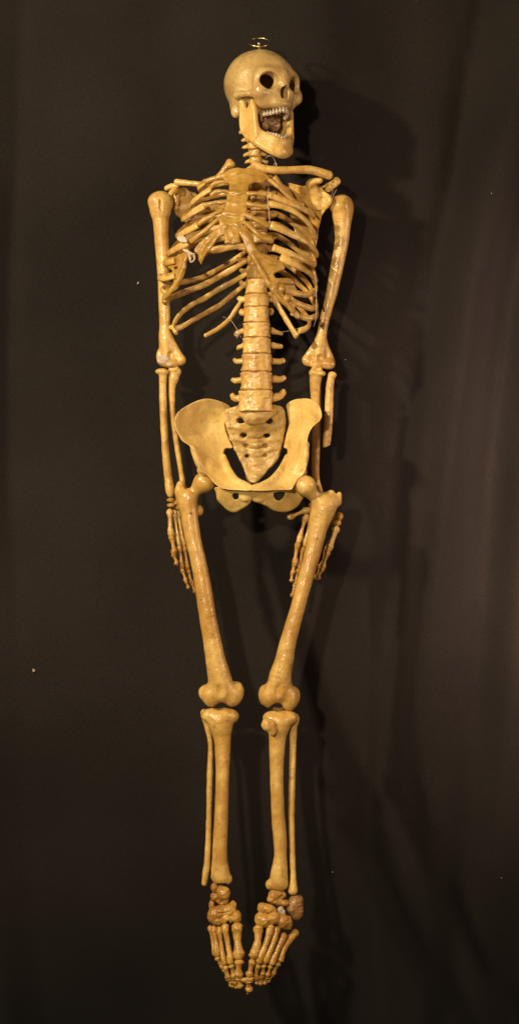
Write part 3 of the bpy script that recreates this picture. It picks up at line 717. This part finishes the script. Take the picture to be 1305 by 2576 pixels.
s.build('radius', M_bone, sk, 'short radius broken off halfway down the forearm')

# ---- hands
def hand(lumps, mc, ph, label=None):
    s = Solid(1.3, .7, .3)
    for c in lumps: s.add(Ell(W(c[:3]), c[3:6]), 2)
    h = s.build('hand', M_foot, sk, label)
    for a, b, r in mc: small_bone('metacarpal', a, b, r, M_bone, h)
    for a, b, r in ph: small_bone('finger_bone', a, b, r, M_foot, h)
hand([(430, 1258, -14, 10, 6, 9), (431, 1271, -12, 11, 6, 9), (443, 1264, -22, 9, 8, 9), (448, 1276, -26, 9, 8, 9), (455, 1262, -32, 8, 8, 8)],
     [((427, 1285, -10), (431, 1346, -6), 8.5), ((438, 1286, -20), (450, 1370, -14), 6), ((446, 1288, -28), (462, 1372, -24), 6), ((452, 1290, -38), (474, 1372, -36), 6), ((458, 1288, -46), (486, 1366, -46), 5.5)],
     [((432, 1349, -6), (439, 1392, 0), 8), ((437, 1394, 0), (446, 1420, 4), 6.5),
      ((451, 1374, -14), (459, 1430, -8), 6.5), ((459, 1433, -8), (468, 1462, -4), 5.5), ((469, 1463, -4), (474, 1480, -2), 4.5),
      ((463, 1375, -24), (472, 1432, -20), 6), ((473, 1435, -20), (482, 1468, -18), 5.2), ((483, 1469, -18), (489, 1490, -16), 4.2),
      ((474, 1376, -38), (487, 1428, -38), 6), ((487, 1431, -38), (497, 1462, -36), 5), ((486, 1370, -46), (499, 1412, -46), 5.4)])
hand([(852, 1299, -40, 11, 11, 10), (845, 1316, -42, 13, 9, 10), (836, 1300, -46, 9, 11, 10), (790, 1270, -46, 14, 10, 10), (812, 1282, -48, 16, 12, 10), (776, 1284, -48, 12, 9, 9)],
     [((726, 1301, -38), (776, 1282, -44), 8), ((846, 1328, -40), (826, 1382, -38), 9.5), ((770, 1296, -46), (750, 1364, -44), 7), ((782, 1298, -52), (766, 1372, -52), 6.5), ((798, 1298, -56), (784, 1376, -56), 6.5)],
     [((823, 1386, -36), (809, 1430, -32), 9), ((808, 1430, -30), (797, 1455, -26), 8.5),
      ((748, 1368, -42), (741, 1418, -38), 7), ((740, 1420, -38), (736, 1440, -36), 6), ((735, 1441, -36), (732, 1462, -34), 5),
      ((762, 1378, -50), (752, 1430, -46), 6.5), ((750, 1432, -46), (742, 1470, -42), 6), ((741, 1472, -42), (734, 1500, -38), 4.6),
      ((780, 1380, -56), (768, 1432, -52), 6.5)])

# ---- pelvis
s = Solid(1.9, .9, .06)
pL = [(440, 1058, 66), (450, 1035, 50), (483, 1013, 16), (520, 1004, -8), (558, 1012, -34), (578, 1026, -50), (565, 1074, -40), (584, 1124, -44), (510, 1065, -26), (480, 1080, 10), (530, 1110, -16), (487, 1130, 62), (500, 1160, 56), (520, 1192, 48), (563, 1140, -28), (568, 1167, 2), (588, 1197, 38), (610, 1212, 66), (633, 1227, 82), (558, 1228, 62), (595, 1232, 78), (540, 1165, 22)]
s.add(Plate([(439.7, 1058.6), (449, 1036), (483, 1013.6), (520, 1004), (558, 1011), (580, 1025), (568, 1043), (566, 1073), (577, 1107), (585, 1126), (566, 1129), (562, 1148), (569, 1167), (588, 1197), (610, 1212), (633, 1221), (633, 1234), (595, 1233), (558, 1229), (535, 1212), (520, 1194), (502, 1186), (497, 1160), (486, 1130), (457, 1107), (442, 1077)], pL, 5.5, 5.5, 8), 3)
s.add(wc([(562, 1150, -10, 8), (572, 1178, 20, 9), (592, 1208, 52, 10), (625, 1226, 76, 8)]), 6)
s.add(Ell(W((520, 1182, 26)), (24, 24, 20)), 14)
s.add(wc([(486, 1128, 58, 7), (500, 1164, 54, 9), (514, 1190, 46, 9)]), 6)
iL = [(545, 1231, 28), (548, 1257, 16), (577, 1286, -4), (592, 1288, 4), (618, 1275, 34), (632, 1261, 48), (634, 1234, 76), (590, 1236, 60)]
s.add(Ell(W((617, 1240, 56)), (18, 22, 10)), 16)
s.add(Plate([(541, 1226), (543, 1240), (547, 1258), (562, 1275), (577, 1287), (592, 1289), (606, 1283), (618, 1276), (632, 1261), (634, 1240), (633, 1226), (590, 1225)], iL, 7, 2, 8), 4)
s.sub(Plate([(588, 1239), (603, 1238), (602, 1252), (592, 1258), (585, 1248)], [(588, 1239, 20), (603, 1239, 20), (592, 1257, 20)], 90, n=2), 2)
s.sub(wc([(503, 1212, 20, 24), (500, 1214, 10, 24)]), 3)
s.build('hip_bone', M_pelvis, sk)
s = Solid(1.9, .9, .06)
pR = [(809, 1047, 66), (805, 1029, 50), (783, 1006, 24), (764, 1002, 6), (738, 1006, -12), (719, 1018, -32), (724, 1070, -32), (714, 1124, -44), (760, 1060, -4), (790, 1060, 32), (772, 1115, 60), (750, 1100, 8), (770, 1152, 58), (771, 1172, 54), (762, 1194, 48), (721, 1140, -28), (708, 1167, 2), (689, 1194, 38), (663, 1214, 66), (633, 1227, 82), (745, 1205, 52), (716, 1232, 64), (680, 1232, 78), (735, 1160, 26)]
s.add(Plate([(719, 1018), (737, 1006), (764, 1002), (783, 1006), (800, 1018), (807, 1032), (809, 1047), (802, 1062), (784, 1078), (775, 1098), (771, 1120), (768, 1140), (772, 1168), (764, 1192), (748, 1206), (735, 1231), (716, 1233), (675, 1234), (633, 1234), (633, 1221), (663, 1216), (689, 1194), (708, 1167), (721, 1145), (721, 1130), (713, 1126), (717, 1103), (725, 1070), (722, 1036)], pR, 5.5, 5.5, 8), 3)
s.add(wc([(722, 1150, -10, 8), (710, 1176, 20, 9), (688, 1206, 52, 10), (650, 1226, 76, 8)]), 6)
s.add(Ell(W((752, 1186, 30)), (20, 22, 18)), 8)
s.add(wc([(772, 1118, 56, 7), (767, 1158, 54, 9), (756, 1188, 46, 9)]), 6)
iR = [(636, 1234, 76), (637, 1257, 50), (666, 1272, 42), (690, 1285, 16), (715, 1288, 0), (742, 1279, 0), (760, 1260, 6), (764, 1238, 14), (734, 1234, 30), (690, 1234, 60)]
s.add(Ell(W((652, 1240, 56)), (18, 22, 10)), 16)
s.add(Plate([(634, 1226), (634, 1257), (650, 1265), (668, 1273), (690, 1285), (715, 1289), (742, 1280), (758, 1263), (766, 1240), (750, 1222), (690, 1224)], iR, 7, 2, 8), 4)
s.sub(Plate([(684, 1236), (713, 1236), (714, 1247), (704, 1259), (692, 1257), (684, 1246)], [(686, 1236, 20), (712, 1236, 20), (700, 1258, 20)], 90, n=2), 2)
s.build('hip_bone', M_pelvis, sk)
# sacrum
s = Solid(1.6, 1.1, .12)
sD = [(567, 1045, -26), (600, 1022, -16), (643, 1022, 8), (700, 1022, -18), (718, 1045, -26), (640, 1068, -6), (580, 1090, -40), (708, 1110, -42), (644, 1105, -40), (645, 1145, -56), (592, 1133, -48), (706, 1135, -48), (640, 1180, -48), (640, 1212, -26)]
s.add(Plate([(565, 1040), (573, 1028), (592, 1022), (620, 1016), (664, 1016), (700, 1020), (714, 1028), (719, 1045), (719, 1070), (713, 1108), (707, 1137), (695, 1162), (672, 1185), (656, 1204), (644, 1216), (627, 1214), (617, 1198), (612, 1179), (592, 1134), (577, 1097), (565, 1062)], sD, 9, 2, 10), 3)
s.add(wc([(606, 1034, -2, 14), (643, 1042, 8, 22), (682, 1034, -2, 14)]), 8)
s.add(Ell(W((643, 1052, 2)), (30, 16, 16)), 8)
for y, d, r, wdt in ((1078, -24, 5, 26), (1106, -36, 4.5, 24), (1132, -45, 4, 20), (1156, -46, 3.5, 16), (1178, -42, 3, 13), (1196, -30, 3, 10)):
    s.add(wc([(643-wdt, y, d, r), (643, y+1.5, d+3, r+.5), (643+wdt, y, d, r)]), 4)
for y, d, r in ((1092, -28, 9), (1118, -40, 8), (1144, -48, 7), (1167, -46, 6)):
    s.add(Ell(W((643, y, d+2)), (20, 10, 8)), 5)
for x, y, rx, ry, d in ((607, 1058, 13, 8, -16), (675, 1059, 12, 8, -16), (613, 1095, 9, 6.5, -28), (671, 1096, 9, 6, -28), (620, 1121, 7, 5, -36), (668, 1121, 7, 5, -36), (622, 1146, 6, 4.5, -42), (667, 1146, 5.5, 4.5, -42)):
    s.sub(Ell(W((x, y, d)), (rx, ry, 16)), 4)
for g in (-1, 1):
    for y, w0, w1, d in ((1076, 36, 66, -26), (1108, 33, 58, -38), (1134, 28, 48, -46)):
        s.add(wc([(643+g*w0, y, d+4, 5), (643+g*w1, y-6, d+2, 7)]), 5)
s.build('sacrum', M_sacrum, sk)

# ---- thighs
long('thigh_bone', [(1252, 450, 497, 14), (1275, 450, 497, 14), (1294, 455, 497, 16), (1354, 466, 505, 20), (1414, 480, 519, 24), (1474, 489, 531, 27), (1533, 498, 541, 28), (1615, 511, 557, 26), (1662, 517, 568, 24), (1700, 522, 580, 20), (1735, 528, 590, 14)],
     extra=[(514, 1213, 26, 27, 26, 25), Chain([(*W((508, 1218, 22)), 18), (*W((488, 1236, 14)), 17), (*W((474, 1252, 12)), 20)]), Chain([(*W((455, 1220, 4)), 11), (*W((454, 1238, 6)), 15), (*W((462, 1262, 10)), 16)]), (500, 1284, -4, 12, 14, 11),
            (531, 1748, 10, 24, 30, 30), (584, 1748, 8, 25, 30, 30), (556, 1736, 22, 32, 26, 20), (514, 1742, 2, 15, 17, 16), (597, 1738, 2, 17, 24, 18)],
     subs=[(557, 1783, 10, 17, 12, 50), (553, 1745, 52, 12, 24, 12), (473, 1222, 16, 10, 11, 14), (505, 1301-1, 60, .1, .1, .1)], mat=M_leg, k=10, vox=2.0)
long('thigh_bone', [(1270, 782, 845, 16), (1288, 780, 841, 16), (1321, 776, 826, 18), (1370, 770, 812, 22), (1434, 754, 794, 26), (1532, 729, 766, 28), (1615, 703, 745, 26), (1662, 691, 738, 24), (1700, 677, 733, 20), (1735, 668, 735, 14)],
     extra=[(768, 1222, 46, 28, 26, 26), Chain([(*W((774, 1232, 36)), 19), (*W((796, 1250, 24)), 18), (*W((812, 1266, 18)), 22)]), Chain([(*W((832, 1244, 12)), 12), (*W((836, 1262, 12)), 17), (*W((826, 1280, 14)), 18)]), Chain([(*W((852, 1244, 8)), 7.5), (*W((850, 1264, 8)), 9)]),
            (677, 1750, 10, 23, 31, 30), (727, 1755, 8, 24, 33, 30), (702, 1740, 22, 28, 26, 18), (739, 1748, 0, 15, 20, 16), (662, 1748, 2, 12, 24, 18)],
     subs=[(694, 1785, 10, 18, 16, 50), (698, 1744, 52, 11, 24, 12), (806, 1232, 26, 10, 10, 14), (846, 1234, 10, 3, 6, 12)], mat=M_leg, k=9, vox=2.0)
# drilled holes
for x, y, d in ((479, 1291, 41), (507, 1509, 49), (797, 1356, 44), (738, 1760, 34), (417, 775, 10)):
    Solid(.9, 0, 1).add(Ell(W((x, y, d-3)), (3.0, 3.0, 2.6)), 1).build('drilled_hole', M_inner, sk)

# ---- shins
long('shin_bone', [(1812, 520, 586, 12), (1829, 527, 585, 12), (1850, 536, 582, 12), (1876, 540, 580, 14), (1957, 543, 576, 16), (2050, 539, 574, 14), (2110, 536, 572, 12), (2153, 534, 572, 10), (2190, 531, 577, 8), (2206, 533, 580, 8)],
     extra=[(532, 1800, 10, 27, 18, 26), (574, 1802, 10, 27, 20, 26), (552, 1812, 24, 22, 20, 16), (568, 1798, 30, 9, 12, 8), (572, 2212, 6, 12, 12, 14), (545, 2206, 8, 14, 10, 14)], subs=[(550, 1780, 14, 12, 6, 18), (557, 2226, 12, 14, 8, 20)], mat=M_leg, vox=1.9)
long('calf_bone', [(1806, 507, 527, -6), (1830, 514, 530, -8), (1876, 523, 536, -8), (1957, 520, 536, -6), (2050, 519, 533, -4), (2153, 515, 530, 2), (2200, 509, 525, 4), (2222, 507, 521, 6)], extra=[(513, 1794, -4, 9, 11, 12)], mat=M_leg, k=5, vox=1.6)
long('shin_bone', [(1818, 670, 732, 12), (1835, 674, 725, 12), (1852, 675, 720, 12), (1900, 677, 715, 14), (1957, 679, 713, 16), (2050, 682, 716, 15), (2110, 687, 721, 12), (2153, 689, 721, 10), (2198, 680, 724, 8), (2218, 678, 723, 8)],
     extra=[(682, 1806, 10, 22, 17, 24), (724, 1806, 8, 24, 19, 24), (704, 1818, 24, 20, 20, 14), (678, 2226, 8, 11, 13, 14), (708, 2226, 8, 15, 13, 14)], subs=[(700, 1784, 14, 10, 5, 18)], mat=M_leg, vox=1.9)
long('calf_bone', [(1822, 729, 749, -4), (1840, 728, 746, -6), (1876, 728, 745, -6), (1957, 726, 743, -4), (2050, 725, 741, 0), (2153, 728, 743, 4), (2213, 729, 746, 6), (2240, 724, 749, 6)], extra=[(741, 1810, -2, 12, 16, 12)], mat=M_leg, k=5, vox=1.6)
s = Solid(1.5, .8, .15); s.add(Ell(W((675, 1824, 44)), (19, 17, 11), .5), 3).add(Ell(W((686, 1838, 42)), (10, 13, 8)), 5); s.build('kneecap', M_leg, sk, 'round kneecap stuck low on the shin bone')
# hidden cartilage pads
Solid(1.5, .8, .2).add(wc([(690, 1783, -2, 5), (702, 1786, 2, 6), (712, 1782, -2, 5)]), 3).build('cartilage_pad', M_inner, sk)

# ---- feet
def lumps(name, L, parent, mat=M_foot, k=3, subs=(), label=None):
    s = Solid(1.4, 1.0, .2)
    for c in L: s.add(Ell(W(c[:3]), c[3:6], *c[6:]), k)
    for c in subs: s.sub(Ell(W(c[:3]), c[3:6], *c[6:]), 3)
    return s.build(name, mat, parent, label)
f1 = lumps('foot', [(538, 2302, 36, 17, 22, 18), (556, 2294, 38, 22, 17, 18, -.2), (578, 2290, 40, 16, 16, 17), (586, 2278, 34, 9, 12, 12), (594, 2306, 42, 13, 16, 16), (570, 2312, 44, 16, 13, 14), (548, 2316, 40, 16, 12, 14)], sk, subs=[(562, 2298, 60, 17, 1.8, 9, -.12), (574, 2324, 50, 5, 7, 16), (528, 2330, 60, 3, 6, 8)])
lumps('ankle_bone', [(540, 2233, 14, 10, 13, 12), (561, 2248, 16, 18, 17, 17), (552, 2236, 6, 14, 10, 12), (569, 2240, 20, 9, 7, 10), (560, 2266, 14, 15, 12, 12), (533, 2278, 6, 8, 16, 10), (541, 2256, 10, 13, 12, 13)], sk, subs=[(536, 2252, 26, 7, 4, 9), (557, 2272, 30, 6, 6, 9)])
for a, b, r, e in (((596, 2328, 46), (600, 2408, 66), 14.5, 1.0), ((566, 2328, 46), (580, 2422, 66), 10, .95), ((551, 2334, 40), (564, 2426, 62), 8.5, .9), ((538, 2334, 38), (547, 2404, 54), 9.5, 1.0), ((529, 2332, 28), (541, 2402, 44), 7.5, .9)):
    small_bone('metatarsal', a, b, r, M_foot, f1, .66, 1.02, e)
for a, b, r in (((601, 2416, 66), (600, 2456, 64), 11), ((600, 2460, 62), (605, 2483, 56), 8.5), ((583, 2428, 64), (588, 2458, 58), 7.5), ((588, 2460, 56), (592, 2472, 50), 6), ((592, 2473, 48), (596, 2484, 42), 5.5),
                ((567, 2432, 60), (576, 2460, 54), 6.5), ((577, 2461, 52), (582, 2471, 46), 5.5), ((582, 2472, 44), (586, 2482, 40), 5),
                ((546, 2408, 52), (562, 2436, 50), 7.5), ((563, 2438, 48), (574, 2460, 44), 6.5), ((574, 2461, 42), (582, 2480, 36), 6)):
    small_bone('toe_bone', a, b, r, M_foot, f1)
f2 = lumps('foot', [(659, 2284, 34, 13, 14, 14), (676, 2286, 36, 20, 11, 14, .35), (654, 2312, 38, 14, 18, 16), (666, 2316, 42, 15, 17, 16), (690, 2310, 42, 17, 16, 16), (712, 2318, 38, 17, 19, 16), (724, 2322, 32, 11, 18, 14)], sk, subs=[(676, 2300, 58, 18, 2, 9, .2), (700, 2334, 54, 3, 9, 10), (678, 2330, 56, 3, 10, 8)])
lumps('ankle_bone', [(688, 2257, 18, 15, 18, 14), (704, 2252, 8, 16, 12, 12), (680, 2262, 22, 9, 9, 9), (700, 2266, 14, 13, 12, 14), (715, 2272, 16, 14, 9, 12), (698, 2250, 20, 12, 9, 10)], sk, subs=[(690, 2268, 34, 4, 6, 7, .4), (712, 2256, 24, 6, 5, 8)])
lumps('heel_bone', [(742, 2272, 2, 19, 21, 20), (746, 2292, 4, 17, 23, 18), (734, 2284, 10, 14, 15, 16), (756, 2262, -2, 6, 9, 10)], sk, M_heel, k=6, label='red brown heel bone of the foot beside the calf bone')
lumps('ankle_bone', [(705, 2289, 28, 8, 10, 9, .5), (712, 2297, 28, 7, 9, 8)], sk, M_tooth, label='pale chalky ankle bone fragment')
for pts, r in (([(650, 2334, 44), (650, 2348, 48), (647, 2372, 56), (640, 2396, 64), (638, 2406, 66)], (13, 10.5, 9, 12, 12)), ([(681, 2330, 44), (677, 2346, 48), (666, 2382, 58), (656, 2408, 64), (651, 2420, 66)], (10.5, 9, 7, 9.5, 9)),
               ([(698, 2336, 42), (694, 2350, 46), (683, 2384, 56), (672, 2410, 62), (668, 2420, 64)], (8.5, 7.5, 6.5, 8.5, 8)), ([(714, 2352, 38), (710, 2364, 42), (697, 2394, 52), (687, 2414, 58), (683, 2424, 60)], (9, 8, 7, 9, 8.5)),
               ([(745, 2344, 18), (734, 2356, 26), (722, 2374, 36), (710, 2400, 46), (705, 2416, 50)], (9, 9.5, 7.5, 7.5, 8))):
    sweep('metatarsal', pts, [(q, q*.9) for q in r], M_foot, f2, n=4, ns=12, rough=.8)
for a, b, r in (((634, 2418, 66), (627, 2456, 64), 9), ((625, 2466, 62), (626, 2492, 56), 9.5), ((648, 2428, 62), (643, 2464, 54), 7.5), ((652, 2458, 52), (645, 2474, 46), 6), ((664, 2428, 60), (660, 2452, 54), 6.5), ((661, 2454, 52), (654, 2476, 44), 6.5),
                ((680, 2430, 56), (672, 2456, 50), 6.5), ((672, 2458, 48), (664, 2474, 42), 5.5), ((700, 2424, 48), (686, 2450, 44), 6.5), ((686, 2451, 42), (672, 2470, 36), 5.5)):
    small_bone('toe_bone', a, b, r, M_foot, f2)
sweep('toe_bone', [(607, 2463, 64), (620, 2466, 66), (634, 2463, 64)], [(5, 5), (8, 6), (7, 6)], M_foot, f2, rough=.8)
sweep('toe_bone', [(625, 2486, 58), (624, 2496, 56), (621, 2501, 54)], [(5, 4), (3, 3), (1.2, 1.2)], M_foot, f2, rough=.8)

# ---- lint on the cloth: one thing each
lint = [(347, 713, 3.0, 'bright white lint fleck on the cloth, left of the rib cage and upper arm'),
        (86, 1687, 3.4, 'fuzzy grey lint tuft near the left edge of the black cloth'),
        (868, 905, 1.9, 'small grey lint fleck just right of the elbow on the right arm'),
        (837, 2195, 2.0, 'white lint fleck on the cloth to the right of the right ankle'),
        (1261, 2210, 2.0, 'white lint fleck low down near the right edge of the cloth'),
        (1235, 487, 1.7, 'white lint fleck high up on the right fold of the cloth')]
for x, y, r, lb in lint:
    z = -285.0
    for _ in range(6):
        z = cloth_z(CX+(x-CX)*(D-z)/D/1.065, CY+(y-CY)*(D-z)/D/1.065)+2.5
    so = Solid(.8, .8, .5)
    k = (D-z)/D
    for i in range(4):
        so.add(Ell(W((x+rng.randn()*r*.4, y+rng.randn()*r*.4, z)), (r*.6, r*(.4+.5*rng.rand()), 1.6), rng.rand()*3), 1)
    o = so.build('lint_fleck', M_lint); o['label'] = lb; o['category'] = 'lint'; o['group'] = 'lint flecks on the black cloth'
for o in sc.objects:
    if 'wc' in o: del o['wc']
